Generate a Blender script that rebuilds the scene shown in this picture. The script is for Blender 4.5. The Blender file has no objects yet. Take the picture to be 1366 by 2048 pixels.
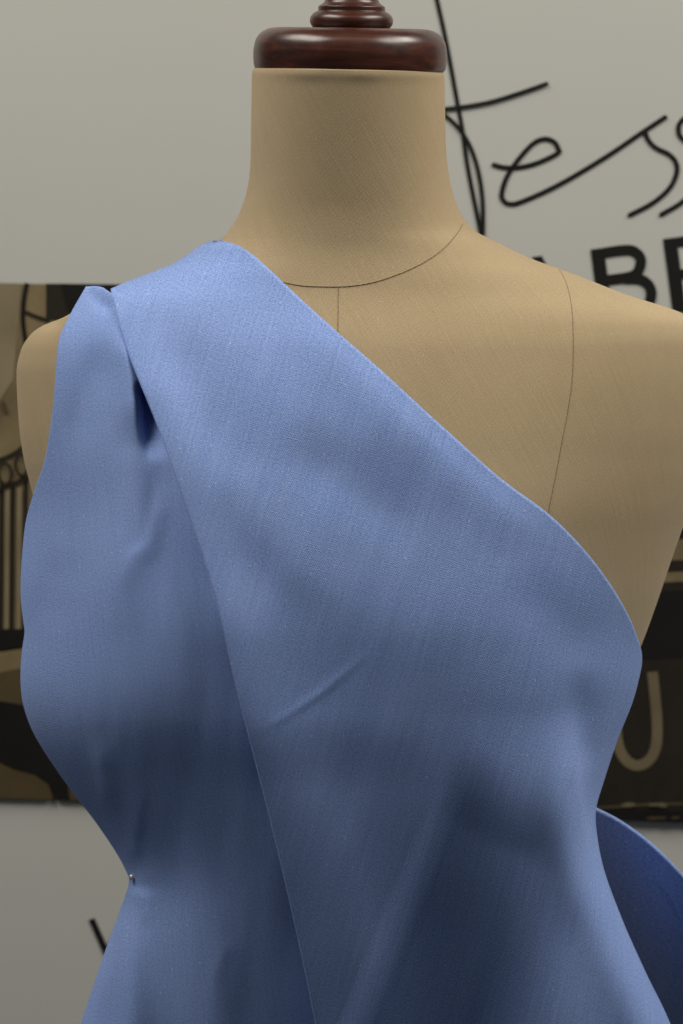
import bpy, bmesh, math, random
from mathutils import Vector, Matrix

random.seed(7)
scene = bpy.context.scene
COL = scene.collection

# ------------------------------------------------------------------ camera
PW, PH = 1366.0, 2048.0          # photograph size used for measuring
DIST = 1.45                      # camera to form axis
FPX = 3400.0 * DIST              # focal length in photograph pixels
CAPZ = 1.45                      # height of the wooden cap (eye level)
PITCH = math.atan((1024 - 85) / FPX)
ROLL = math.radians(0.9)
SENS = 22.3
cam_d = bpy.data.cameras.new('camera')
cam = bpy.data.objects.new('camera', cam_d)
COL.objects.link(cam)
cam_d.sensor_fit = 'VERTICAL'
cam_d.sensor_height = SENS
cam_d.sensor_width = SENS
cam_d.lens = FPX / PH * SENS
cam_d.clip_start = 0.05
cam_d.clip_end = 60
CAM = Vector((0.0, -DIST, CAPZ))
ROT = (Matrix.Rotation(math.radians(90) - PITCH, 3, 'X') @ Matrix.Rotation(ROLL, 3, 'Z'))
cam.location = CAM
cam.rotation_euler = ROT.to_euler()
cam_d.dof.use_dof = True
cam_d.dof.focus_distance = 1.36
cam_d.dof.aperture_fstop = 8.0
scene.camera = cam

# ------------------------------------------------------------------ light
world = bpy.data.worlds.new('World')
scene.world = world
world.use_nodes = True
bg = world.node_tree.nodes['Background']
bg.inputs[0].default_value = (0.86, 0.94, 1.0, 1)
bg.inputs[1].default_value = 0.045


def area(name, loc, target, sx, sy, power, color):
    d = bpy.data.lights.new(name, 'AREA')
    d.shape = 'RECTANGLE'
    d.size, d.size_y = sx, sy
    d.energy = power
    d.color = color
    o = bpy.data.objects.new(name, d)
    COL.objects.link(o)
    o.location = loc
    o.rotation_euler = (Vector(target) - Vector(loc)).to_track_quat('-Z', 'Y').to_euler()
    return o


WARM = (1.0, 0.95, 0.86)
area('ceiling_lamp', (-1.25, -0.38, 2.95), (0, 0.0, 1.2), 1.5, 0.7, 37, WARM)
area('ceiling_lamp', (1.45, -0.38, 2.95), (0.1, 0.0, 1.2), 1.5, 0.7, 46, WARM)
area('ceiling_lamp', (0.0, -1.5, 3.6), (0.0, 0.3, 1.2), 2.6, 0.6, 2.9, WARM)

scene.view_settings.view_transform = 'Standard'
scene.view_settings.look = 'None'
scene.view_settings.exposure = 0
scene.view_settings.gamma = 1
scene.view_settings.use_curve_mapping = False


# ------------------------------------------------------------------ measuring helpers
def ray(u, v):
    d = Vector(((u - PW / 2) / FPX, -(v - PH / 2) / FPX, -1.0))
    return ROT @ d


def at(u, v, Y):
    """point seen at photograph pixel (u, v) standing at depth Y"""
    d = ray(u, v)
    t = (Y - CAM.y) / d.y
    return CAM + d * t


def pxm(u, v, Y):
    return (at(u + 50, v, Y) - at(u - 50, v, Y)).length / 100.0


def lerp_tab(tab, x):
    """smooth (monotone cubic) interpolation in a sorted table"""
    n = len(tab)
    if x <= tab[0][0]:
        return tab[0][1]
    if x >= tab[-1][0]:
        return tab[-1][1]
    i = 0
    while tab[i + 1][0] < x:
        i += 1

    def sl(k):
        return (tab[k + 1][1] - tab[k][1]) / (tab[k + 1][0] - tab[k][0])

    def tan(k):
        if k == 0:
            return sl(0)
        if k == n - 1:
            return sl(n - 2)
        a, b = sl(k - 1), sl(k)
        if a * b <= 0:
            return 0.0
        return 2 * a * b / (a + b)
    x0, y0 = tab[i]
    x1, y1 = tab[i + 1]
    h = x1 - x0
    t = (x - x0) / h
    m0, m1 = tan(i) * h, tan(i + 1) * h
    return ((2 * t**3 - 3 * t**2 + 1) * y0 + (t**3 - 2 * t**2 + t) * m0 + (-2 * t**3 + 3 * t**2) * y1 + (t**3 - t**2) * m1)


class Poly:
    """a smooth curve through points, sampled by relative length"""
    def __init__(self, pts, n=24, smooth=True):
        self.p = catmull(pts, n) if smooth else list(pts)
        self.c = [0.0]
        for a, b in zip(self.p, self.p[1:]):
            self.c.append(self.c[-1] + math.dist(a, b))
        self.L = self.c[-1]

    def __call__(self, t):
        x = max(0.0, min(1.0, t)) * self.L
        lo, hi = 0, len(self.c) - 1
        while hi - lo > 1:
            m = (lo + hi) // 2
            if self.c[m] <= x:
                lo = m
            else:
                hi = m
        f = (x - self.c[lo]) / max(1e-9, self.c[hi] - self.c[lo])
        a, b = self.p[lo], self.p[hi]
        return (a[0] + (b[0] - a[0]) * f, a[1] + (b[1] - a[1]) * f)

    def near(self, u, v):
        """signed distance (positive to the right when walking down) and relative position"""
        best = (1e18, 0, 0)
        for k in range(len(self.p) - 1):
            ax, ay = self.p[k]
            bx, by = self.p[k + 1]
            dx, dy = bx - ax, by - ay
            l2 = dx * dx + dy * dy
            if l2 < 1e-9:
                continue
            t = ((u - ax) * dx + (v - ay) * dy) / l2
            t = max(0, min(1, t))
            ex, ey = u - ax - t * dx, v - ay - t * dy
            d2 = ex * ex + ey * ey
            if d2 < best[0]:
                s = 1 if (ex * dy - ey * dx) > 0 else -1
                best = (d2, s, (self.c[k] + t * math.sqrt(l2)) / self.L)
        return best[1] * math.sqrt(best[0]), best[2]


def catmull(pts, n=10):
    out = []
    P = [pts[0]] + list(pts) + [pts[-1]]
    for i in range(1, len(P) - 2):
        p0, p1, p2, p3 = P[i - 1], P[i], P[i + 1], P[i + 2]
        for k in range(n):
            t = k / n
            out.append(tuple(0.5 * (2 * b + (c - a) * t + (2 * a - 5 * b + 4 * c - d) * t * t + (-a + 3 * b - 3 * c + d) * t**3)
                             for a, b, c, d in zip(p0, p1, p2, p3)))
    out.append(tuple(pts[-1]))
    return out


def sstep(a, b, x):
    t = max(0.0, min(1.0, (x - a) / (b - a)))
    return t * t * (3 - 2 * t)


def gauss(x, s):
    return math.exp(-0.5 * (x / s) ** 2)


# ------------------------------------------------------------------ materials
def new_mat(name):
    m = bpy.data.materials.new(name)
    m.use_nodes = True
    nt = m.node_tree
    return m, nt, nt.nodes['Principled BSDF']


def N(nt, typ, **kw):
    n = nt.nodes.new(typ)
    for k, v in kw.items():
        if k.startswith('i_'):
            key = k[2:]
            key = int(key) if key.isdigit() else key.replace('_', ' ')
            n.inputs[key].default_value = v
        else:
            setattr(n, k, v)
    return n


def ramp(nt, stops):
    r = nt.nodes.new('ShaderNodeValToRGB')
    e = r.color_ramp.elements
    while len(e) < len(stops):
        e.new(0.5)
    for k, (p, c) in enumerate(stops):
        e[k].position = p
        e[k].color = (*c, 1) if len(c) == 3 else c
    return r


def mapping(nt, src, scale=(1, 1, 1), rot=0.0, loc=(0, 0, 0)):
    m = nt.nodes.new('ShaderNodeMapping')
    m.inputs['Scale'].default_value = scale
    m.inputs['Rotation'].default_value = (0, 0, rot)
    m.inputs['Location'].default_value = loc
    nt.links.new(src, m.inputs['Vector'])
    return m.outputs['Vector']


def math_n(nt, op, a, b=None, c=None):
    m = nt.nodes.new('ShaderNodeMath')
    m.operation = op
    for k, x in enumerate((a, b, c)):
        if x is None:
            continue
        if isinstance(x, (int, float)):
            m.inputs[k].default_value = x
        else:
            nt.links.new(x, m.inputs[k])
    return m.outputs[0]


def mix_c(nt, fac, a, b, mode='MIX'):
    m = nt.nodes.new('ShaderNodeMix')
    m.data_type = 'RGBA'
    m.blend_type = mode
    for idx, x in ((0, fac), (6, a), (7, b)):
        if isinstance(x, (int, float)):
            m.inputs[idx].default_value = x
        elif isinstance(x, tuple):
            m.inputs[idx].default_value = (*x, 1)
        else:
            nt.links.new(x, m.inputs[idx])
    return m.outputs[2]


def weave_material(name, col_dark, col_light, pitch, rot, streak, fleck, bump, sheen, rough=0.9, ribs=0.25, wv=0.28, gr=1.12, gs=900.0):
    """woven cloth: two crossing thread systems, uneven yarns, lint and slubs (all in fabric UV metres)"""
    m, nt, p = new_mat(name)
    L = nt.links
    uv = N(nt, 'ShaderNodeUVMap').outputs[0]
    # slight waviness of the threads
    nz = N(nt, 'ShaderNodeTexNoise', i_Scale=60.0, i_Detail=2.0)
    L.new(uv, nz.inputs['Vector'])
    vm = N(nt, 'ShaderNodeVectorMath', operation='SCALE')
    vm.inputs['Scale'].default_value = pitch * 1.0
    sub = N(nt, 'ShaderNodeVectorMath', operation='SUBTRACT')
    sub.inputs[1].default_value = (0.5, 0.5, 0.5)
    L.new(nz.outputs['Color'], sub.inputs[0])
    L.new(sub.outputs[0], vm.inputs[0])
    add = N(nt, 'ShaderNodeVectorMath', operation='ADD')
    L.new(uv, add.inputs[0])
    L.new(vm.outputs[0], add.inputs[1])
    co = mapping(nt, add.outputs[0], (1, 1, 1), rot)
    sep = N(nt, 'ShaderNodeSeparateXYZ')
    L.new(co, sep.inputs[0])
    k = 2 * math.pi / pitch
    # basket weave dots: sin(x) * sin(y) with offset rows
    sx = math_n(nt, 'SINE', math_n(nt, 'MULTIPLY', sep.outputs[0], k))
    sy = math_n(nt, 'SINE', math_n(nt, 'MULTIPLY', sep.outputs[1], k))
    rib = math_n(nt, 'SINE', math_n(nt, 'MULTIPLY', sep.outputs[1], k * 1.0))
    dots = math_n(nt, 'MULTIPLY', sx, sy)
    w = math_n(nt, 'ADD', math_n(nt, 'MULTIPLY', dots, 1 - ribs), math_n(nt, 'MULTIPLY', rib, ribs))
    w01 = math_n(nt, 'MULTIPLY_ADD', w, 0.5, 0.5)
    # uneven yarns along both directions
    yarn1 = N(nt, 'ShaderNodeTexNoise', i_Scale=1.0, i_Detail=3.0, i_Roughness=0.65)
    L.new(mapping(nt, co, (620, 16, 1)), yarn1.inputs['Vector'])
    yarn2 = N(nt, 'ShaderNodeTexNoise', i_Scale=1.0, i_Detail=3.0, i_Roughness=0.65)
    L.new(mapping(nt, co, (30, 600, 1), 0, (3, 7, 0)), yarn2.inputs['Vector'])
    grain = N(nt, 'ShaderNodeTexNoise', i_Scale=gs, i_Detail=2.0, i_Roughness=0.7)
    L.new(uv, grain.inputs['Vector'])
    big = N(nt, 'ShaderNodeTexNoise', i_Scale=14.0, i_Detail=4.0, i_Roughness=0.6)
    L.new(uv, big.inputs['Vector'])
    f = math_n(nt, 'MULTIPLY', w01, wv)
    f = math_n(nt, 'MULTIPLY_ADD', yarn1.outputs[0], streak, f)
    f = math_n(nt, 'MULTIPLY_ADD', yarn2.outputs[0], streak * 0.4, f)
    f = math_n(nt, 'MULTIPLY_ADD', grain.outputs[0], gr, f)
    f = math_n(nt, 'MULTIPLY_ADD', big.outputs[0], 0.16, f)
    f = math_n(nt, 'SUBTRACT', f, wv * 0.5 + 0.7 * streak + gr * 0.5 + 0.08 - 0.5)
    r = ramp(nt, [(0.12, col_dark), (0.88, col_light)])
    L.new(f, r.inputs[0])
    # lint and pale slubs
    vo = N(nt, 'ShaderNodeTexVoronoi', i_Scale=330.0)
    L.new(mapping(nt, co, (1.0, 0.45, 1)), vo.inputs['Vector'])
    fl = ramp(nt, [(0.0, (1, 1, 1)), (0.16, (0, 0, 0))])
    L.new(vo.outputs['Distance'], fl.inputs[0])
    sepc = N(nt, 'ShaderNodeSeparateColor')
    L.new(vo.outputs['Color'], sepc.inputs[0])
    pick = math_n(nt, 'GREATER_THAN', sepc.outputs[0], 0.78)
    fac = math_n(nt, 'MULTIPLY', math_n(nt, 'MULTIPLY', fl.outputs[0], pick), fleck)
    lc = tuple(min(1, 0.35 + 0.65 * c) for c in col_light)
    c = mix_c(nt, fac, r.outputs[0], lc)
    L.new(c, p.inputs['Base Color'])
    p.inputs['Roughness'].default_value = rough
    p.inputs['Specular IOR Level'].default_value = 0.15
    p.inputs['Sheen Weight'].default_value = sheen
    p.inputs['Sheen Roughness'].default_value = 0.5
    p.inputs['Sheen Tint'].default_value = (*lc, 1)
    b = N(nt, 'ShaderNodeBump', i_Strength=bump, i_Distance=0.0006)
    h = math_n(nt, 'MULTIPLY_ADD', grain.outputs[0], 0.8, w01)
    h = math_n(nt, 'MULTIPLY_ADD', yarn1.outputs[0], 0.8, h)
    L.new(h, b.inputs['Height'])
    L.new(b.outputs[0], p.inputs['Normal'])
    return m


M = {}
M['cloth_front'] = weave_material('blue_chambray', (0.112, 0.208, 0.55), (0.425, 0.565, 0.95), 0.00135, math.radians(-16), 0.34, 1.0, 0.3, 0.07)
M['cloth_side'] = weave_material('blue_chambray', (0.112, 0.208, 0.55), (0.425, 0.565, 0.95), 0.00135, math.radians(8), 0.22, 1.0, 0.3, 0.07)
M['canvas'] = weave_material('tan_canvas', (0.258, 0.188, 0.102), (0.655, 0.515, 0.325), 0.0010, math.radians(30), 0.16, 0.35, 0.3, 0.2, wv=0.14, gr=0.8, gs=1500.0)

m, nt, p = new_mat('mahogany')
tc = N(nt, 'ShaderNodeTexCoord')
g = N(nt, 'ShaderNodeTexNoise', i_Scale=1.0, i_Detail=6.0, i_Roughness=0.6, i_Distortion=0.6)
nt.links.new(mapping(nt, tc.outputs['Object'], (12, 60, 160)), g.inputs['Vector'])
r = ramp(nt, [(0.3, (0.016, 0.005, 0.0035)), (0.55, (0.065, 0.018, 0.010)), (0.8, (0.15, 0.046, 0.02))])
nt.links.new(g.outputs[0], r.inputs[0])
nt.links.new(r.outputs[0], p.inputs['Base Color'])
g2 = N(nt, 'ShaderNodeTexNoise', i_Scale=55.0, i_Detail=5.0)
nt.links.new(tc.outputs['Object'], g2.inputs['Vector'])
rr = ramp(nt, [(0.3, (0.26,) * 3), (0.75, (0.44,) * 3)])
nt.links.new(g2.outputs[0], rr.inputs[0])
nt.links.new(rr.outputs[0], p.inputs['Roughness'])
p.inputs['Coat Weight'].default_value = 0.25
p.inputs['Coat Roughness'].default_value = 0.25
b = N(nt, 'ShaderNodeBump', i_Strength=0.12, i_Distance=0.001)
nt.links.new(g2.outputs[0], b.inputs['Height'])
nt.links.new(b.outputs[0], p.inputs['Normal'])
M['wood'] = m


def plain(name, col, rough=0.6, var=0.12, scale=30.0, metal=0.0, spec=0.3):
    m, nt, p = new_mat(name)
    tc = N(nt, 'ShaderNodeTexCoord')
    n = N(nt, 'ShaderNodeTexNoise', i_Scale=scale, i_Detail=5.0, i_Roughness=0.65)
    nt.links.new(tc.outputs['Object'], n.inputs['Vector'])
    r = ramp(nt, [(0.25, tuple(c * (1 - var) for c in col)), (0.75, tuple(min(1, c * (1 + var)) for c in col))])
    nt.links.new(n.outputs[0], r.inputs[0])
    nt.links.new(r.outputs[0], p.inputs['Base Color'])
    p.inputs['Roughness'].default_value = rough
    p.inputs['Metallic'].default_value = metal
    p.inputs['Specular IOR Level'].default_value = spec
    return m


M['thread'] = plain('seam_thread', (0.27, 0.2, 0.125), 0.9)
M['banner'] = plain('banner_vinyl', (0.58, 0.58, 0.546), 0.55, 0.015, 3.0)
M['ink'] = plain('black_ink', (0.012, 0.012, 0.011), 0.5, 0.1)
M['print_tan'] = plain('print_tan', (0.200, 0.155, 0.082), 0.55, 0.42, 11.0)
M['print_pale'] = plain('print_pale', (0.250, 0.205, 0.125), 0.55, 0.2, 14.0)
M['print_brown'] = plain('print_brown', (0.085, 0.062, 0.030), 0.55, 0.3, 12.0)
M['print_dark'] = plain('print_dark', (0.022, 0.018, 0.013), 0.55, 0.35, 15.0)
M['print_black'] = plain('print_black', (0.010, 0.009, 0.008), 0.55, 0.3, 15.0)
M['print_letter'] = plain('print_letter', (0.170, 0.135, 0.080), 0.55, 0.2, 20.0)
M['steel'] = plain('pin_steel', (0.6, 0.6, 0.58), 0.25, 0.05, 30, 1.0)
M['pearl'] = plain('pin_pearl', (0.55, 0.54, 0.50), 0.18, 0.1, 200, 0.35, 0.6)


# ------------------------------------------------------------------ object helpers
def link_mesh(name, verts, faces, mat, parent=None, uvs=None, smooth=True, mats=None, fmat=None):
    me = bpy.data.meshes.new(name)
    me.from_pydata([tuple(v) for v in verts], [], faces)
    if uvs is not None:
        lay = me.uv_layers.new(name='UVMap')
        idx = [0] * len(me.loops)
        me.loops.foreach_get('vertex_index', idx)
        flat = [0.0] * (2 * len(idx))
        for k, vi in enumerate(idx):
            flat[2 * k], flat[2 * k + 1] = uvs[vi]
        lay.data.foreach_set('uv', flat)
    for mm in (mats or [mat]):
        me.materials.append(mm)
    if fmat:
        me.polygons.foreach_set('material_index', fmat)
    me.polygons.foreach_set('use_smooth', [smooth] * len(me.polygons))
    me.update()
    o = bpy.data.objects.new(name, me)
    COL.objects.link(o)
    if parent:
        o.parent = parent
        o.matrix_parent_inverse = Matrix.Translation(-parent.location)
    return o


def thing(name, label, cat, loc):
    o = bpy.data.objects.new(name, None)
    o.empty_display_size = 0.1
    COL.objects.link(o)
    o.location = loc
    o['label'] = label
    o['category'] = cat
    return o


def grid_faces(nr, nc, wrap=False, flip=False):
    F = []
    for i in range(nr - 1):
        for j in range(nc if wrap else nc - 1):
            k = (j + 1) % nc
            q = (i * nc + j, i * nc + k, (i + 1) * nc + k, (i + 1) * nc + j)
            F.append(q[::-1] if flip else q)
    return F


# ------------------------------------------------------------------ banner behind
BY = 0.62
ban = thing('banner', 'large pale display banner with black lettering and a printed street photograph, hanging behind the form', 'banner', (0, BY, 0.0))


def slab(u0, v0, u1, v1, name, mat, parent, Y, th):
    c = [at(u0, v0, Y), at(u1, v0, Y), at(u1, v1, Y), at(u0, v1, Y)]
    V = c + [p + Vector((0, th, 0)) for p in c]
    F = [(3, 2, 1, 0), (4, 5, 6, 7), (0, 1, 5, 4), (1, 2, 6, 5), (2, 3, 7, 6), (3, 0, 4, 7)]
    return link_mesh(name, V, F, mat, parent, smooth=False)


x0, x1, z0, z1 = -0.75, 0.95, 0.25, 2.0
V = [Vector((x, y, z)) for y in (BY, BY + 0.006) for x, z in ((x0, z0), (x1, z0), (x1, z1), (x0, z1))]
link_mesh('banner_sheet', V, [(0, 1, 2, 3), (7, 6, 5, 4), (1, 0, 4, 5), (2, 1, 5, 6), (3, 2, 6, 7), (0, 3, 7, 4)], M['banner'], ban, smooth=False)


class Print:
    """flat printed shapes, every one on a layer of its own just off the sheet"""
    def __init__(self):
        self.V, self.F, self.fm, self.mats, self.n = [], [], [], [], 0

    def mat(self, m):
        if m not in self.mats:
            self.mats.append(m)
        return self.mats.index(m)

    def layer(self):
        self.n += 1
        return BY - 0.0006 - 0.00012 * self.n

    def poly(self, pts, m):
        Y = self.layer()
        b = len(self.V)
        self.V += [at(u, v, Y) for u, v in pts]
        area2 = sum(a[0] * c[1] - c[0] * a[1] for a, c in zip(pts, pts[1:] + pts[:1]))
        idx = list(range(b, b + len(pts)))
        self.F.append(tuple(idx[::-1] if area2 > 0 else idx))
        self.fm.append(self.mat(m))

    def stroke(self, pts, w, m, smooth=True, cap=True, n=10, w1=None):
        P = catmull(pts, n) if smooth else list(pts)
        Y = self.layer()
        b = len(self.V)
        left, right = [], []
        for k, (x, y) in enumerate(P):
            a = P[max(0, k - 1)]
            c = P[min(len(P) - 1, k + 1)]
            dx, dy = c[0] - a[0], c[1] - a[1]
            l = math.hypot(dx, dy) or 1
            nx, ny = -dy / l, dx / l
            ww = w if w1 is None else w + (w1 - w) * k / (len(P) - 1)
            left.append((x + nx * ww / 2, y + ny * ww / 2))
            right.append((x - nx * ww / 2, y - ny * ww / 2))
        mi = self.mat(m)
        for l_, r_ in zip(left, right):
            self.V += [at(*l_, Y), at(*r_, Y)]
        for k in range(len(P) - 1):
            self.F.append((b + 2 * k, b + 2 * k + 2, b + 2 * k + 3, b + 2 * k + 1))
            self.fm.append(mi)
        if cap:
            for (cx, cy), ww in ((P[0], w), (P[-1], w if w1 is None else w1)):
                self.poly([(cx + ww / 2 * math.cos(t * math.pi / 8), cy + ww / 2 * math.sin(t * math.pi / 8)) for t in range(16)], m)

    def build(self, name, parent):
        return link_mesh(name, self.V, self.F, None, parent, smooth=False, mats=self.mats, fmat=self.fm)


INK = M['ink']
# --- handwriting: each letter a part of its own
s = Print()
s.stroke([(862, -60), (874, 0), (888, 63), (901, 130), (915, 207), (925, 262), (934, 326), (947, 395), (962, 468)], 8.6, INK)
s.stroke([(800, 225), (840, 214), (870, 220), (893, 233), (919, 259), (940, 293), (956, 341), (965, 400), (966, 468)], 8.6, INK)
s.stroke([(845, 221), (893, 218), (934, 213), (982, 204), (1038, 187), (1093, 168)], 9, INK)
s.build('script_letter', ban)
s = Print()
s.stroke([(988, 330), (1008, 335), (1038, 335), (1075, 326), (1115, 307), (1116, 297), (1108, 284), (1090, 278), (1067, 287), (1038, 318),
          (1015, 352), (1004, 385), (1006, 400), (1019, 408), (1045, 403), (1119, 369), (1212, 314), (1286, 264), (1330, 235)], 10, INK)
s.build('script_letter', ban)
s = Print()
s.stroke([(1290, 264), (1297, 281), (1312, 296), (1338, 309), (1352, 326), (1353, 348), (1338, 378), (1304, 407), (1260, 430)], 10, INK)
s.build('script_letter', ban)
s = Print()
s.stroke([(1400, 222), (1376, 232), (1361, 245), (1357, 259), (1362, 275), (1385, 292), (1404, 312), (1408, 340), (1390, 378), (1362, 406), (1323, 429)], 10, INK)
s.build('script_letter', ban)


# --- bold capitals, rising to the right
def cap_xy(ox, oy, ang):
    c, s_ = math.cos(ang), math.sin(ang)
    return lambda x, y: (ox + x * c - y * s_, oy + x * s_ + y * c)


A8 = math.radians(-7.5)
s = Print()                                  # B
q = cap_xy(1181, 499, A8)
s.poly([q(0, 0), q(27, 0), q(27, 150), q(0, 150)], INK)
s.stroke([q(26, 10), q(66, 10), q(86, 15), q(97, 32), q(90, 54), q(72, 64), q(26, 65)], 21, INK, cap=False)
s.stroke([q(60, 67), q(88, 71), q(105, 84), q(109, 104), q(98, 128), q(72, 139), q(26, 140)], 21, INK, cap=False)
s.build('bold_letter', ban)
s = Print()                                  # E
q = cap_xy(1326, 478, A8)
s.poly([q(0, 0), q(27, 0), q(27, 150), q(0, 150)], INK)
s.poly([q(27, 0), q(95, 0), q(95, 20), q(27, 20)], INK)
s.poly([q(27, 65), q(88, 65), q(88, 84), q(27, 84)], INK)
s.poly([q(27, 130), q(97, 130), q(97, 150), q(27, 150)], INK)
s.build('bold_letter', ban)
s = Print()                                  # A, its apex just over the shoulder
q = cap_xy(1064, 514, A8)
s.poly([q(0, 0), q(20, 0), q(68, 150), q(40, 150)], INK)
s.poly([q(-2, 2), q(12, 30), q(-30, 150), q(-58, 150)], INK)
s.poly([q(-25, 90), q(40, 90), q(45, 110), q(-30, 110)], INK)
s.build('bold_letter', ban)
s = Print()                                  # light capital low on the left
s.poly([(177, 1840), (189, 1836), (223, 1912), (212, 1920)], INK)
s.poly([(212, 1920), (208, 1906), (240, 1834), (252, 1838)], INK)
s.build('thin_letter', ban)

# --- printed street photograph
ph = Print()
T, PAL, BR, DK, BK = M['print_tan'], M['print_pale'], M['print_brown'], M['print_dark'], M['print_black']
ph.poly([(-260, 562), (600, 577), (800, 640), (1700, 680), (1700, 1658), (-260, 1588)], T)
ph.poly([(92, 567), (420, 571), (420, 660), (92, 640)], DK)
ph.poly([(120, 567), (420, 572), (420, 650), (135, 622)], BK)
ph.poly([(0, 566), (42, 567), (36, 660), (26, 760), (0, 800), (-200, 820), (-200, 564)], M['print_pale'])
ph.stroke([(54, 566), (48, 600), (46, 640), (52, 690), (60, 740)], 9, BK, cap=False)
ph.stroke([(50, 624), (74, 634), (100, 642)], 8, DK, cap=False)
ph.stroke([(6, 806), (12, 824)], 9, BR)
# balcony: pale bars of light between dark uprights
ph.poly([(-200, 905), (90, 880), (90, 1262), (-200, 1262)], M['print_tan'])
for xx in (-70, -48, -20, 4, 26, 52):
    ph.stroke([(xx, 962), (xx - 3, 1264)], 8, DK, smooth=False, cap=False)
for xx in (-59, -34, -8, 15, 39):
    ph.stroke([(xx, 975), (xx - 2, 1258)], 9, PAL, smooth=False, cap=False)
ph.stroke([(-200, 985), (0, 920), (50, 892), (90, 872)], 9, DK)
ph.stroke([(-200, 1035), (0, 978), (50, 957), (90, 942)], 9, DK)
for cx, cy in ((-28, 962), (10, 948), (44, 930)):
    ph.stroke([(cx + 13 * math.cos(t * math.pi / 6), cy + 21 * math.sin(t * math.pi / 6)) for t in range(13)], 6, DK, cap=False, n=3)
ph.poly([(-200, 1262), (140, 1256), (140, 1284), (48, 1290), (0, 1300), (-200, 1310)], BK)
ph.poly([(-200, 1322), (0, 1304), (140, 1284), (140, 1315), (0, 1345), (-200, 1368)], T)
ph.poly([(-200, 1368), (0, 1345), (140, 1315), (140, 1420), (-200, 1420)], BR)
ph.poly([(-200, 1400), (0, 1402), (60, 1412), (260, 1430), (260, 1600), (118, 1600), (104, 1588), (96, 1566), (70, 1548), (30, 1538), (0, 1524), (-200, 1500)], BK)
ph.poly([(-200, 1502), (0, 1526), (30, 1540), (70, 1550), (96, 1568), (104, 1590), (105, 1599), (-200, 1590)], BR)
ph.poly([(136, 1570), (260, 1560), (260, 1602), (140, 1600)], BR)
# right side: dark shop front with a pale letter
ph.poly([(800, 650), (1690, 690), (1690, 1150), (1480, 1160), (700, 1190)], DK)
ph.poly([(1330, 1080), (1690, 1062), (1690, 1104), (1320, 1122)], T)
ph.poly([(1322, 1126), (1690, 1108), (1690, 1124), (1318, 1142)], DK)
ph.poly([(1310, 1146), (1690, 1128), (1690, 1148), (1300, 1168)], T)
ph.poly([(1100, 1172), (1340, 1164), (1690, 1146), (1690, 1655), (1100, 1636)], DK)
ph.poly([(1100, 1190), (1335, 1182), (1690, 1164), (1690, 1300), (1100, 1330)], BK)
ph.stroke([(1230, 1350), (1232, 1440), (1237, 1490), (1252, 1520), (1275, 1531), (1298, 1520), (1312, 1492), (1314, 1440), (1305, 1344)], 21, M['print_letter'], cap=False)
ph.stroke([(1400, 1340), (1403, 1520)], 20, M['print_letter'], cap=False)
ph.poly([(1150, 1618), (1690, 1624), (1690, 1656), (1150, 1638)], BK)
ph.stroke([(1190, 1616), (1240, 1613), (1300, 1609), (1400, 1607)], 5, BR, cap=False)
for a in (1246, 1252, 1259, 1300, 1308, 1316, 1322, 1420):
    ph.stroke([(a, 1612 + random.uniform(-3, 2)), (a + 9, 1610 + random.uniform(-3, 2))], 6, M['print_letter'])
for a in (1296, 1306, 1318, 1345):
    ph.stroke([(a, 1636 + random.uniform(-2, 2)), (a + 12, 1635)], 4, BR)
ph.build('printed_photo', ban)

# ------------------------------------------------------------------ dress form
# outline of the padded body in photograph pixels, row by row
BL = [(137, 508), (150, 504), (200, 503), (260, 502), (320, 501), (350, 499), (380, 494), (410, 485), (440, 472), (470, 450), (490, 425),
      (515, 380), (545, 305), (585, 225), (612, 168), (637, 122), (650, 88), (668, 62), (700, 42), (745, 33), (850, 38), (920, 48),
      (960, 58), (1010, 70), (1100, 78), (1250, 80), (1350, 84), (1450, 105), (1550, 165), (1650, 235), (1750, 280), (1850, 270), (2048, 220), (2400, 150)]
BR_ = [(137, 886), (150, 889), (200, 890), (260, 891), (310, 893), (350, 898), (380, 904), (410, 914), (440, 930), (460, 948), (487, 1000),
       (518, 1065), (545, 1140), (588, 1250), (627, 1366), (650, 1402), (690, 1424), (760, 1432), (850, 1425), (930, 1408), (1000, 1386),
       (1060, 1364), (1120, 1343), (1200, 1316), (1280, 1287), (1340, 1262), (1450, 1215), (1600, 1160), (1700, 1135), (1800, 1135), (1950, 1170), (2048, 1195), (2400, 1260)]
UC = [(100, 697), (400, 694), (600, 680), (900, 676), (1300, 672), (1700, 668), (2400, 655)]
BD = [(137, .0555), (400, .056), (480, .058), (573, .066), (700, .084), (900, .104), (1050, .115), (1250, .118), (1400, .106), (1600, .072), (1750, .058), (2048, .040), (2400, .040)]
BB = [(137, .0555), (400, .058), (573, .075), (800, .09), (1100, .095), (1750, .075), (2400, .11)]


def bust(u, v, amp):
    return amp * (0.85 * math.exp(-((u - 245) / 230)**2 - ((v - 1350) / (300 if v < 1350 else 230))**2)
                  + 0.65 * math.exp(-((u - 960) / 210)**2 - ((v - 1290) / (300 if v < 1290 else 290))**2))


def sup(x, n=2.15):
    x = min(1.0, abs(x))
    return math.sqrt(max(0.0, 1 - x**n))


def hollow(u, v):
    """soft padding pressed in under the pleat"""
    return 0.016 * math.exp(-((u - 305) / 60)**2 - ((v - 920) / 200)**2)


def body_Y(u, v):
    uc = lerp_tab(UC, v)
    e = lerp_tab(BL, v) if u < uc else lerp_tab(BR_, v)
    x = (u - uc) / abs(e - uc)
    if abs(x) >= 1:
        return 0.0
    return -lerp_tab(BD, v) * sup(x) - bust(u, v, 0.011) * sup(x, 6) + hollow(u, v)


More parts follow.
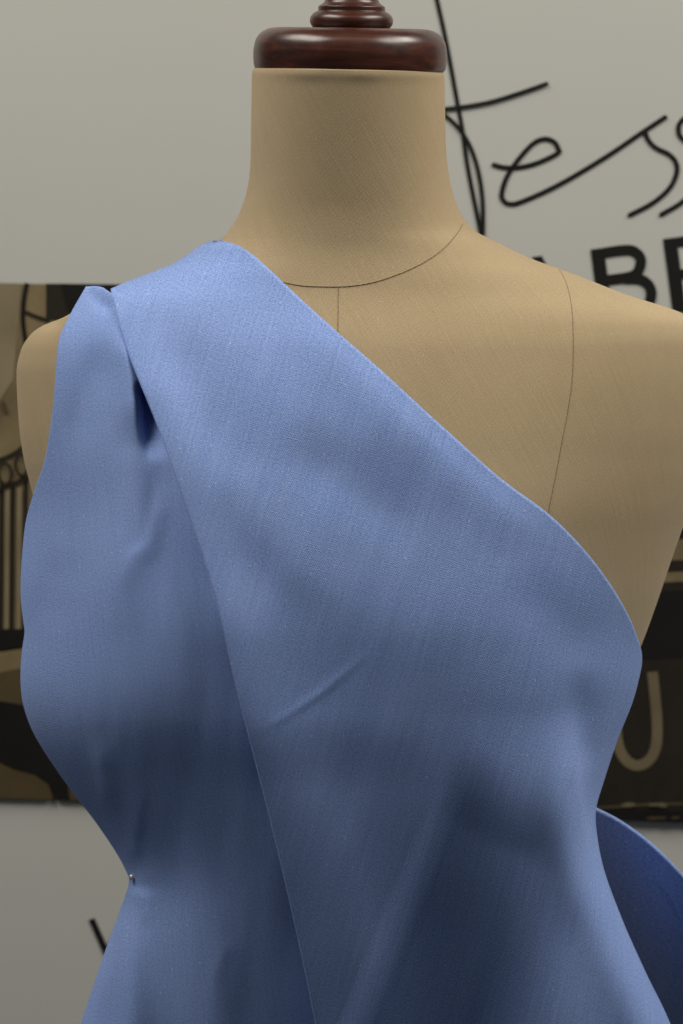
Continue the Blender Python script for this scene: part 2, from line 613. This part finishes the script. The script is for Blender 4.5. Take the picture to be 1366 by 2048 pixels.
form = thing('dress_form', 'tan canvas dress form with dark turned wooden neck cap, standing before the banner', 'dress form', at(697, 2300, 0))
TUCK = {134.0: 0.80, 136.0: 0.90, 137.5: 0.955, 138.7: 0.985, 139.5: 0.996}
rows = sorted(TUCK) + [140.5 + 1.3 * k for k in range(14)] + [160 + (2400 - 160) * k / 420 for k in range(421)]
NC = 260
V, UVs = [], []
for v in rows:
    uc = lerp_tab(UC, v)
    el, er = lerp_tab(BL, v), lerp_tab(BR_, v)
    db = lerp_tab(BB, v)
    # tucked hem under the cap: small uneven gathers
    hem = 0.0009 * gauss(v - 149, 9)
    tk = TUCK.get(v, 1.0)
    for j in range(NC):
        a = -math.pi + 2 * math.pi * j / NC
        sn, cs = math.sin(a), math.cos(a)
        x = sn
        u = uc + tk * x * (er - uc if x > 0 else uc - el)
        if cs >= 0:
            Y = -lerp_tab(BD, v) * sup(x) - bust(u, v, 0.011) * sup(x, 6) + hollow(u, v)
            if v < 175:
                Y -= hem * (0.8 + 0.2 * math.sin(a * 7 + 1.3 * math.sin(3 * a)))
        else:
            Y = db * sup(x)
        Y *= tk
        V.append(at(u, v + (u - 697) * 0.0157 * (1 - sstep(137, 330, v)), Y))
        UVs.append((a * (er - el) / 2 / 3400, v / 3400))
F = grid_faces(len(rows), NC, wrap=True, flip=True)
link_mesh('body', V, F, M['canvas'], form, UVs)


def seam(pts, name, dash=False, off=0.0002, rad=0.00026, n=16):
    """row of stitches lying on the canvas"""
    P = catmull(pts, n)
    W = [at(u, v, body_Y(u, v) - off) for u, v in P]
    # resample evenly
    out = [W[0]]
    step = 0.0007
    acc = 0
    for a, b_ in zip(W, W[1:]):
        d = (b_ - a).length
        while acc + d >= step:
            t = (step - acc) / d
            a = a.lerp(b_, t)
            d = (b_ - a).length
            out.append(a)
            acc = 0
        acc += d
    VV, FF = [], []
    for k, p_ in enumerate(out[:-1]):
        ph_ = k % 5
        r_ = rad * (0.5 if ph_ == 4 else (1.0 if not dash else 0.8))
        if dash and ph_ in (4,):
            r_ *= 0.3
        t = (out[k + 1] - p_).normalized()
        nx = t.cross(Vector((0, -1, 0))).normalized()
        ny = nx.cross(t)
        for q_ in range(6):
            an = q_ * math.pi / 3
            VV.append(p_ + nx * (r_ * math.cos(an)) + ny * (r_ * math.sin(an)))
    FF = grid_faces(len(out) - 1, 6, wrap=True)
    return link_mesh(name, VV, FF, M['thread'], form)


seam([(480, 520), (530, 553), (590, 569), (640, 573), (700, 572), (760, 561), (830, 534), (880, 503), (912, 470), (926, 447)], 'neck_seam')
seam([(677, 575), (676, 640), (675, 720), (674, 900)], 'front_seam', True, rad=0.00017)
seam([(1118, 538), (1132, 565), (1141, 600), (1146, 650), (1146, 740), (1138, 810), (1125, 880), (1112, 950), (1100, 1010), (1085, 1100)], 'princess_seam', True, rad=0.0002)


def lathe(name, prof, cu, cv, parent, mat, seg=96, Y=0.0):
    """turned piece: profile rows are (half width px, row px) measured on the photograph"""
    k = pxm(cu, cv, Y)
    base = at(cu, cv, Y)
    V, F = [], []
    P = catmull(prof, 6)
    for r_, v_ in P:
        for j in range(seg):
            a = 2 * math.pi * j / seg
            V.append((base.x + r_ * k * math.cos(a), base.y + r_ * k * math.sin(a), base.z - (v_ - cv) * k))
    F = grid_faces(len(P), seg, wrap=True)
    F.append(tuple(range(seg)))
    F.append(tuple(reversed(range((len(P) - 1) * seg, len(P) * seg))))
    return link_mesh(name, V, F, mat, parent)


lathe('neck_cap', [(2, 141), (90, 141), (160, 141), (181, 141), (186.5, 140.6), (190, 138.5), (192, 134), (193.2, 126), (194, 112), (193, 98), (189, 82), (180, 69), (166, 61), (148, 57.5), (120, 57), (2, 57)],
      700.5, 100, form, M['wood'])
lathe('finial', [(2, 58), (72, 58), (76, 56), (81, 50), (83.5, 42), (81, 33), (74, 26), (68, 23), (67, 20), (66.5, 14), (64, 12), (58, 8), (54, 3), (51, -6), (46, -18),
                 (40, -30), (38, -45), (44, -60), (54, -75), (58, -95), (54, -118), (40, -138), (20, -148), (2, -151)], 703, 40, form, M['wood'])

# ------------------------------------------------------------------ draped cloth
cloth = thing('draped_fabric', 'plain blue woven cloth draped over one shoulder and across the chest of the dress form', 'fabric', at(600, 2290, -0.05))

CLa = [(478, 446), (481, 441), (492, 402), (510, 376), (527, 345), (550, 285), (576, 218), (600, 150), (650, 75), (690, 40), (740, 24), (850, 28), (920, 36), (960, 44),
       (1030, 50), (1100, 44), (1180, 40), (1240, 45), (1262, 48), (1300, 43), (1340, 40), (1380, 41), (1420, 48), (1470, 68), (1530, 105),
       (1590, 148), (1640, 187), (1700, 228), (1740, 250), (1762, 257), (1790, 250), (1850, 228), (1920, 203), (2048, 160), (2300, 78)]
CLb = [(556, 215), (566, 180), (572, 160), (590, 138), (620, 105), (650, 70)] + [t_ for t_ in CLa if t_[0] >= 690]
CR = [(470, 985), (627, 1380), (690, 1438), (760, 1446), (850, 1440), (930, 1423), (1000, 1400), (1060, 1378), (1120, 1358), (1200, 1325), (1260, 1300), (1300, 1288),
      (1340, 1284), (1400, 1268), (1480, 1235), (1560, 1208), (1620, 1192), (1680, 1196), (1750, 1212), (1850, 1250), (1950, 1295), (2048, 1342), (2300, 1450)]
CD = [(480, .060), (573, .072), (700, .091), (900, .112), (1100, .122), (1280, .127), (1430, .1265), (1580, .120), (1720, .112), (1850, .104), (2048, .092), (2300, .078)]


_soft = {}


def soft_edge(tab, v):
    """outline with its small kinks evened out (the depth should not follow every nick)"""
    key = (id(tab), round(v))
    if key not in _soft:
        r_ = round(v)
        w_ = [(k, gauss(k, 45)) for k in range(-120, 121, 15)]
        _soft[key] = sum(lerp_tab(tab, max(tab[0][0], min(2300, r_ + k if r_ > 760 else r_ + k * max(0, (r_ - 560) / 200)))) * g_ for k, g_ in w_) / sum(g_ for k, g_ in w_)
    return _soft[key]


def soft_at(tab, v):
    a = math.floor(v)
    return soft_edge(tab, a) + (soft_edge(tab, a + 1) - soft_edge(tab, a)) * (v - a)


def field(u, v, tabL):
    uc = lerp_tab(UC, v)
    e = soft_at(tabL, v) - 3 if u < uc else soft_at(CR, v) + 3
    x = (u - uc) / abs(e - uc)
    n = 2.15 + (1.3 * sstep(1420, 1680, v) if x > 0 else 0)
    Y = -lerp_tab(CD, v) * sup(x, n) - bust(u, v, 0.017) * sup(x, 5)
    return min(Y, body_Y(u, v) - 0.003), x


def fold(poly, amp, sl, sr, f0=0.15, f1=0.15):
    P = Poly(poly, 10)

    def fn(u, v):
        d, t = P.near(u, v)
        if d < -4 * sl or d > 4 * sr:
            return 0.0
        env = 1.0
        if f0 > 0:
            env *= sstep(0, f0, t)
        if f1 > 0:
            env *= sstep(0, f1, 1 - t)
        return amp * env * gauss(d, sl if d < 0 else sr)
    return fn


LA_PTS = [(222, 577), (236, 640), (258, 710), (284, 775), (318, 860), (360, 980), (402, 1100), (438, 1220), (470, 1360), (500, 1480), (545, 1660), (590, 1850), (632, 2048), (680, 2290)]
LA = Poly(LA_PTS)
LA_TAB = [(b_, a_) for a_, b_ in LA_PTS]
RA = Poly([(441, 481), (478, 490), (520, 522), (580, 578), (640, 632), (760, 738), (880, 848), (1000, 955), (1100, 1030), (1170, 1100), (1222, 1168), (1258, 1228), (1280, 1280),
           (1288, 1312), (1284, 1345), (1268, 1402), (1235, 1482), (1208, 1562), (1192, 1622), (1196, 1682), (1212, 1752), (1250, 1852), (1295, 1952), (1342, 2050), (1440, 2290)])
TA = Poly([(222, 577), (262, 560), (310, 542), (350, 525), (378, 507), (402, 490), (424, 482), (441, 481)])
BA = Poly([(680, 2290), (1440, 2290)], smooth=False)

A_FOLDS = [
    fold([(925, 1480), (850, 1740), (770, 2015), (680, 2290)], 0.0015, 120, 34, 0.3, 0),
    fold([(1140, 1420), (1152, 1520), (1164, 1640), (1192, 1750), (1245, 1870), (1318, 2048), (1400, 2290)], 0.016, 55, 16, 0.25, 0),
    fold([(470, 1490), (560, 1440), (650, 1380), (760, 1285)], 0.0006, 5, 7, 0.3, 0.4),
    fold([(520, 830), (640, 930), (760, 1010), (900, 1120)], -0.0028, 45, 50, 0.4, 0.4),
    fold([(380, 860), (470, 1000), (600, 1130), (760, 1240)], 0.0030, 50, 60, 0.3, 0.4),
    fold([(560, 600), (760, 800), (960, 985), (1120, 1110)], 0.0018, 40, 26, 0.2, 0.2),
    fold([(330, 600), (360, 760), (450, 980)], -0.002, 30, 40, 0.3, 0.4),
    fold([(1000, 1150), (1100, 1230), (1200, 1330)], -0.002, 40, 40, 0.4, 0.3),
    fold([(1170, 1330), (1165, 1450), (1185, 1560)], -0.005, 26, 30, 0.4, 0.3),
    fold([(560, 1500), (620, 1700), (700, 2000), (760, 2290)], 0.004, 80, 90, 0.3, 0),
]
SIDE_RIDGE = fold([(1132, 1400), (1146, 1520), (1160, 1640), (1188, 1750), (1240, 1870), (1312, 2048), (1400, 2290)], 0.006, 40, 9, 0.25, 0)
B_FOLDS = [
    fold([(224, 620), (250, 710), (268, 800), (276, 900)], 0.0085, 30, 11, 0.35, 0.35),
    fold([(272, 800), (268, 950), (252, 1100), (236, 1290)], 0.0050, 34, 36, 0.3, 0.4),
    fold([(288, 762), (293, 815), (297, 870), (302, 930)], -0.020, 9, 26, 0.12, 0.6),
    fold([(292, 860), (306, 960), (322, 1060), (345, 1200)], -0.0016, 24, 55, 0.2, 0.6),
    fold([(230, 660), (190, 740), (160, 830), (125, 960)], -0.0040, 26, 32, 0.3, 0.4),
    fold([(330, 960), (300, 1080), (262, 1120), (240, 1200)], 0.0014, 10, 18, 0.3, 0.3),
    fold([(120, 1080), (95, 1200), (85, 1280)], -0.003, 30, 40, 0.4, 0.4),
    fold([(262, 1765), (252, 1830), (252, 1930), (256, 2050), (262, 2290)], 0.008, 12, 26, 0.05, 0),
    fold([(256, 1700), (262, 1757), (262, 1800)], -0.0045, 14, 14, 0.4, 0.5),
    fold([(280, 1770), (288, 1810), (290, 1860)], 0.0016, 6, 8, 0.4, 0.4),
    fold([(330, 1480), (370, 1650), (400, 1800), (424, 1960), (450, 2290)], 0.0045, 45, 34, 0.4, 0),
    fold([(200, 1460), (205, 1550), (222, 1640)], 0.0028, 12, 16, 0.4, 0.4),
    fold([(320, 1560), (312, 1700), (330, 1860), (340, 2290)], -0.005, 45, 50, 0.4, 0),
    fold([(470, 1870), (440, 1925), (424, 1985)], 0.0004, 8, 12, 0.3, 0.4),
    fold([(266, 1760), (300, 1750), (340, 1742)], 0.0006, 9, 12, 0.08, 0.6),
    fold([(264, 1750), (268, 1690), (275, 1630), (285, 1560)], 0.0014, 9, 12, 0.08, 0.6),
    fold([(170, 574), (200, 606), (232, 622)], -0.004, 9, 12, 0.2, 0.2),
    fold([(215, 1940), (205, 2050), (190, 2290)], -0.004, 14, 16, 0.3, 0),
]


def hash2(i, j, s_):
    n = (i * 374761393 + j * 668265263 + s_ * 2147483647) & 0xffffffff
    n = ((n ^ (n >> 13)) * 1274126177) & 0xffffffff
    return ((n ^ (n >> 16)) & 0xffff) / 65535.0


def vnoise(x, y, s_=0):
    i, j = math.floor(x), math.floor(y)
    fx, fy = x - i, y - j
    fx, fy = fx * fx * (3 - 2 * fx), fy * fy * (3 - 2 * fy)
    a = hash2(i, j, s_) + (hash2(i + 1, j, s_) - hash2(i, j, s_)) * fx
    c = hash2(i, j + 1, s_) + (hash2(i + 1, j + 1, s_) - hash2(i, j + 1, s_)) * fx
    return a + (c - a) * fy - 0.5


def edge_loop(V, nr, nc, side, radius, tail=0.012, back=None, steps=8):
    """fold the border of a grid under itself: rows of new points, innermost last"""
    out = []
    n = nr if side in ('L', 'R') else nc
    for k in range(n):
        if side == 'L':
            p0, p1 = V[k * nc], V[k * nc + 3]
            up, dn = V[max(0, k - 2) * nc], V[min(nr - 1, k + 2) * nc]
        elif side == 'R':
            p0, p1 = V[k * nc + nc - 1], V[k * nc + nc - 4]
            up, dn = V[max(0, k - 2) * nc + nc - 1], V[min(nr - 1, k + 2) * nc + nc - 1]
        else:
            p0, p1 = V[k], V[3 * nc + k]
            up, dn = V[max(0, k - 2)], V[min(nc - 1, k + 2)]
        T = p0 - p1
        A = dn - up
        A.normalize()
        T.normalize()
        # where the edge is the turn of the cloth round the form it carries on backwards
        b_ = back(k / (n - 1))
        T = T.lerp(Vector((0, 1, 0)), b_)
        T = T - A * T.dot(A)
        T.normalize()
        Nn = T.cross(A)
        # outward = away from the body axis / towards the viewer
        ref = Vector((-1 if side == 'L' else 1 if side == 'R' else 0, 0, 1 if side == 'T' else 0)).lerp(Vector((0, -1, 0)), 1 - b_)
        if Nn.dot(ref) < 0:
            Nn = -Nn
        r_ = radius(k / (n - 1), p0)
        if side == 'T' and b_ > 0.5:      # laid over the shoulder, down the back
            T, Nn = Vector((0, 1, 0)), Vector((0, 0, 1))
        strip = []
        for q_ in range(1, steps + 1):
            a = math.pi * q_ / steps
            strip.append(p0 + T * (r_ * math.sin(a)) + Nn * (r_ * (math.cos(a) - 1)))
        tail_ = min(tail, 2.5 * r_)
        strip.append(strip[-1] - (T if not (side == 'T' and b_ > 0.5) else Vector((0, -0.5, 0.9))) * (tail if side == 'T' else tail_))
        out.append(strip)
    return out


def panel(name, pix, depth, nr, nc, mat, parent, uvf, edges):
    PX = [[pix(i / (nr - 1), j / (nc - 1)) for j in range(nc)] for i in range(nr)]
    V = []
    UV = []
    for i in range(nr):
        for j in range(nc):
            u, v = PX[i][j]
            V.append(at(u, v, depth(u, v, i / (nr - 1), j / (nc - 1))))
            UV.append(uvf(u, v))
    F = grid_faces(nr, nc, flip=True)
    base = list(V)
    for side, rad, tail, back in edges:
        strips = edge_loop(base, nr, nc, side, rad, tail, back)
        m_ = len(strips[0])
        ids = []
        for k, strip in enumerate(strips):
            first = {'L': k * nc, 'R': k * nc + nc - 1, 'T': k}[side]
            row = [first]
            cu, cv = UV[first]
            prev = base[first]
            acc = 0
            for p_ in strip:
                acc += (p_ - prev).length
                prev = p_
                V.append(p_)
                UV.append((cu + (acc if side == 'R' else -acc if side == 'L' else 0), cv - (acc if side == 'T' else 0)))
                row.append(len(V) - 1)
            ids.append(row)
        for a, c in zip(ids, ids[1:]):
            for k in range(m_):
                q_ = (a[k], a[k + 1], c[k + 1], c[k])
                F.append(q_ if side == 'L' else q_[::-1])
    return link_mesh(name, V, F, mat, parent, UV)


def uv_cloth(u, v):
    uc = lerp_tab(UC, v)
    e = lerp_tab(CLa, v) if u < uc else lerp_tab(CR, v)
    h = abs(e - uc)
    x = max(-1, min(1, (u - uc) / h))
    # stretch along the wrap, but gently
    return ((0.6 * (u - uc) + 0.4 * h * math.asin(x)) / 3400.0, v / 3400.0)


# ---- front panel
def a_pix(t, s_):
    # cluster columns towards the right-hand turn
    s_ = 1 - (1 - s_) ** 1.6
    l, r_, tp, bt = LA(t), RA(t), TA(s_), BA(s_)
    k_ = sstep(0, 0.02, t)
    l = (l[0] + 3 * k_, l[1])
    k_ = sstep(0, 0.03, t) * (1 - sstep(0.55, 0.64, t))
    r_ = (r_[0] - 4 * k_, r_[1] + 4 * k_)
    c00, c10, c01, c11 = TA(0), TA(1), BA(0), BA(1)
    return tuple((1 - s_) * l[k] + s_ * r_[k] + (1 - t) * tp[k] + t * bt[k]
                 - ((1 - s_) * (1 - t) * c00[k] + s_ * (1 - t) * c10[k] + (1 - s_) * t * c01[k] + s_ * t * c11[k]) for k in (0, 1))


def a_depth(u, v, t, s_):
    Y, x = field(u, v, CLa)
    w = sup(x, 4)
    d = sum(f(u, v) for f in A_FOLDS)
    d += 0.0030 * vnoise(u / 170, v / 190, 3) + 0.0014 * vnoise((u + 0.36 * v) / 70, v / 420, 5) + 0.0004 * vnoise((u + 0.36 * v) / 26, v / 260, 6)
    ridge = SIDE_RIDGE(u, v)
    # below the bust point the cloth falls back in one plane, to the right of a straight fold
    df = (u - (925 - (v - 1490) * 0.40)) * 0.93
    tf = (v - (1455 + 0.45 * max(0.0, df))) / 600
    if tf > 0:
        ridge -= 0.034 * tf * sstep(0, 0.30, tf) * sstep(-30, 44, df) * (1 - 0.85 * sstep(190, 400, df)) * w
    dl = u - lerp_tab(LA_TAB, v)
    d *= 0.35 + 0.65 * sstep(20, 150, dl)
    lift = 0.0085 + 0.006 * gauss(dl, 70) * sstep(640, 800, v) + 0.004 * gauss(dl, 140) * sstep(1300, 1800, v)
    return Y - (d * w + ridge + lift * (0.35 + 0.65 * w))


def a_right_radius(t, p_):
    return 0.0003 + 0.0019 * sstep(0, 0.04, t) + 0.030 * sstep(0.60, 0.66, t)


panel('front_panel', a_pix, a_depth, 330, 230, M['cloth_front'], cloth, uv_cloth,
      [('L', lambda t, p_: 0.0004 + 0.0010 * sstep(0, 0.03, t), 0.006, lambda t: 0.0), ('R', a_right_radius, 0.01, lambda t: sstep(0.55, 0.66, t)),
       ('T', lambda t, p_: 0.014 - 0.010 * t, 0.012, lambda t: 1.0)])

# ---- under panel at the left
LB = Poly([(172, 573), (160, 594), (145, 622), (124, 665), (118, 692), (113, 750), (106, 830), (91, 920), (72, 975), (53, 1035), (45, 1100), (41, 1180), (46, 1240), (49, 1264),
           (44, 1300), (41, 1340), (42, 1380), (49, 1420), (69, 1470), (106, 1530), (149, 1590), (188, 1640), (229, 1700), (251, 1740), (258, 1762), (251, 1790),
           (229, 1850), (204, 1920), (161, 2048), (80, 2290)])
LB_TAB = sorted((b_, a_) for a_, b_ in LB.p)
TB = [(172, 573), (190, 572), (206, 574), (218, 581), (240, 592), (300, 600), (360, 605)]
TBT = sorted(TB)


def b_pix(t, s_):
    s2 = s_ ** 1.5
    lu, lv = LB(t)
    # right border runs hidden under the front panel
    v_r = 605 + (2290 - 605) * t
    ru = lerp_tab(LA_TAB, v_r) + 120
    u = lu + (ru - lu) * s2
    top = lerp_tab(TBT, u)
    v = lv + (v_r - lv) * s2
    bend = lerp_tab(TBT, 172 + (360 - 172) * s2) - (573 + (605 - 573) * s2)
    return (u, v + bend * max(0, 1 - t * 12))


def b_depth(u, v, t, s_):
    Y, x = field(u, v, CLb)
    w = sup(x, 4)
    d = sum(f(u, v) for f in B_FOLDS)
    d += 0.0026 * vnoise(u / 120, v / 170, 11) + 0.0012 * vnoise((u + 0.1 * v) / 60, v / 380, 13) + 0.0004 * vnoise((u + 0.1 * v) / 24, v / 240, 14)
    d = d * w + 0.0022
    dl = u - lerp_tab(LA_TAB, v)
    d -= 0.006 * sstep(-5, 40, dl) * (1 - sstep(640, 740, v)) + 0.03 * sstep(15, 90, dl) * sstep(640, 740, v)
    return min(Y - d, body_Y(u, v) - 0.0022)


def b_left_radius(t, p_):
    return 0.0004 + 0.0018 * sstep(0, 0.03, t) + 0.018 * sstep(0.26, 0.34, t)


panel('side_panel', b_pix, b_depth, 330, 170, M['cloth_side'], cloth, uv_cloth,
      [('L', b_left_radius, 0.012, lambda t: sstep(0.2, 0.32, t)), ('T', lambda t, p_: 0.004, 0.02, lambda t: 1.0)])

# ---- loose end flaring out behind the waist
CT = Poly([(1120, 1600), (1160, 1611), (1190, 1624), (1236, 1648), (1290, 1687), (1340, 1734), (1400, 1800), (1470, 1890)])
CB = Poly([(1180, 2290), (1640, 2290)], smooth=False)


def c_pix(t, s_):
    a, b_ = CT(s_), CB(s_)
    return (a[0] + (b_[0] - a[0]) * t, a[1] + (b_[1] - a[1]) * t)


def c_depth(u, v, t, s_):
    return 0.035 + 0.03 * s_ + 0.14 * t - 0.03 * math.sin(s_ * math.pi) * (1 - t) + 0.006 * math.sin(s_ * 8 + t * 2.5)


panel('loose_end', c_pix, c_depth, 120, 100, M['cloth_side'], cloth, uv_cloth, [('T', lambda t, p_: 0.0016, 0.02, lambda t: 0.0)])

# ------------------------------------------------------------------ dressmaking pin
hp = at(264, 1754, b_depth(264, 1754, 0, 0) - 0.0028)
pin = thing('dress_pin', 'small round-headed pin stuck in the blue cloth at the waist', 'pin', hp)
bm = bmesh.new()
bmesh.ops.create_uvsphere(bm, u_segments=24, v_segments=16, radius=0.0019)
me = bpy.data.meshes.new('pin_head')
bm.to_mesh(me)
bm.free()
me.materials.append(M['pearl'])
me.polygons.foreach_set('use_smooth', [True] * len(me.polygons))
o = bpy.data.objects.new('pin_head', me)
COL.objects.link(o)
o.parent = pin
bm = bmesh.new()
bmesh.ops.create_cone(bm, cap_ends=True, segments=12, radius1=0.00035, radius2=0.00025, depth=0.024)
me = bpy.data.meshes.new('pin_shaft')
bm.to_mesh(me)
bm.free()
me.materials.append(M['steel'])
o = bpy.data.objects.new('pin_shaft', me)
COL.objects.link(o)
o.parent = pin
o.rotation_euler = (math.radians(80), 0, math.radians(-25))
o.location = Vector((0.004, 0.0105, -0.002))
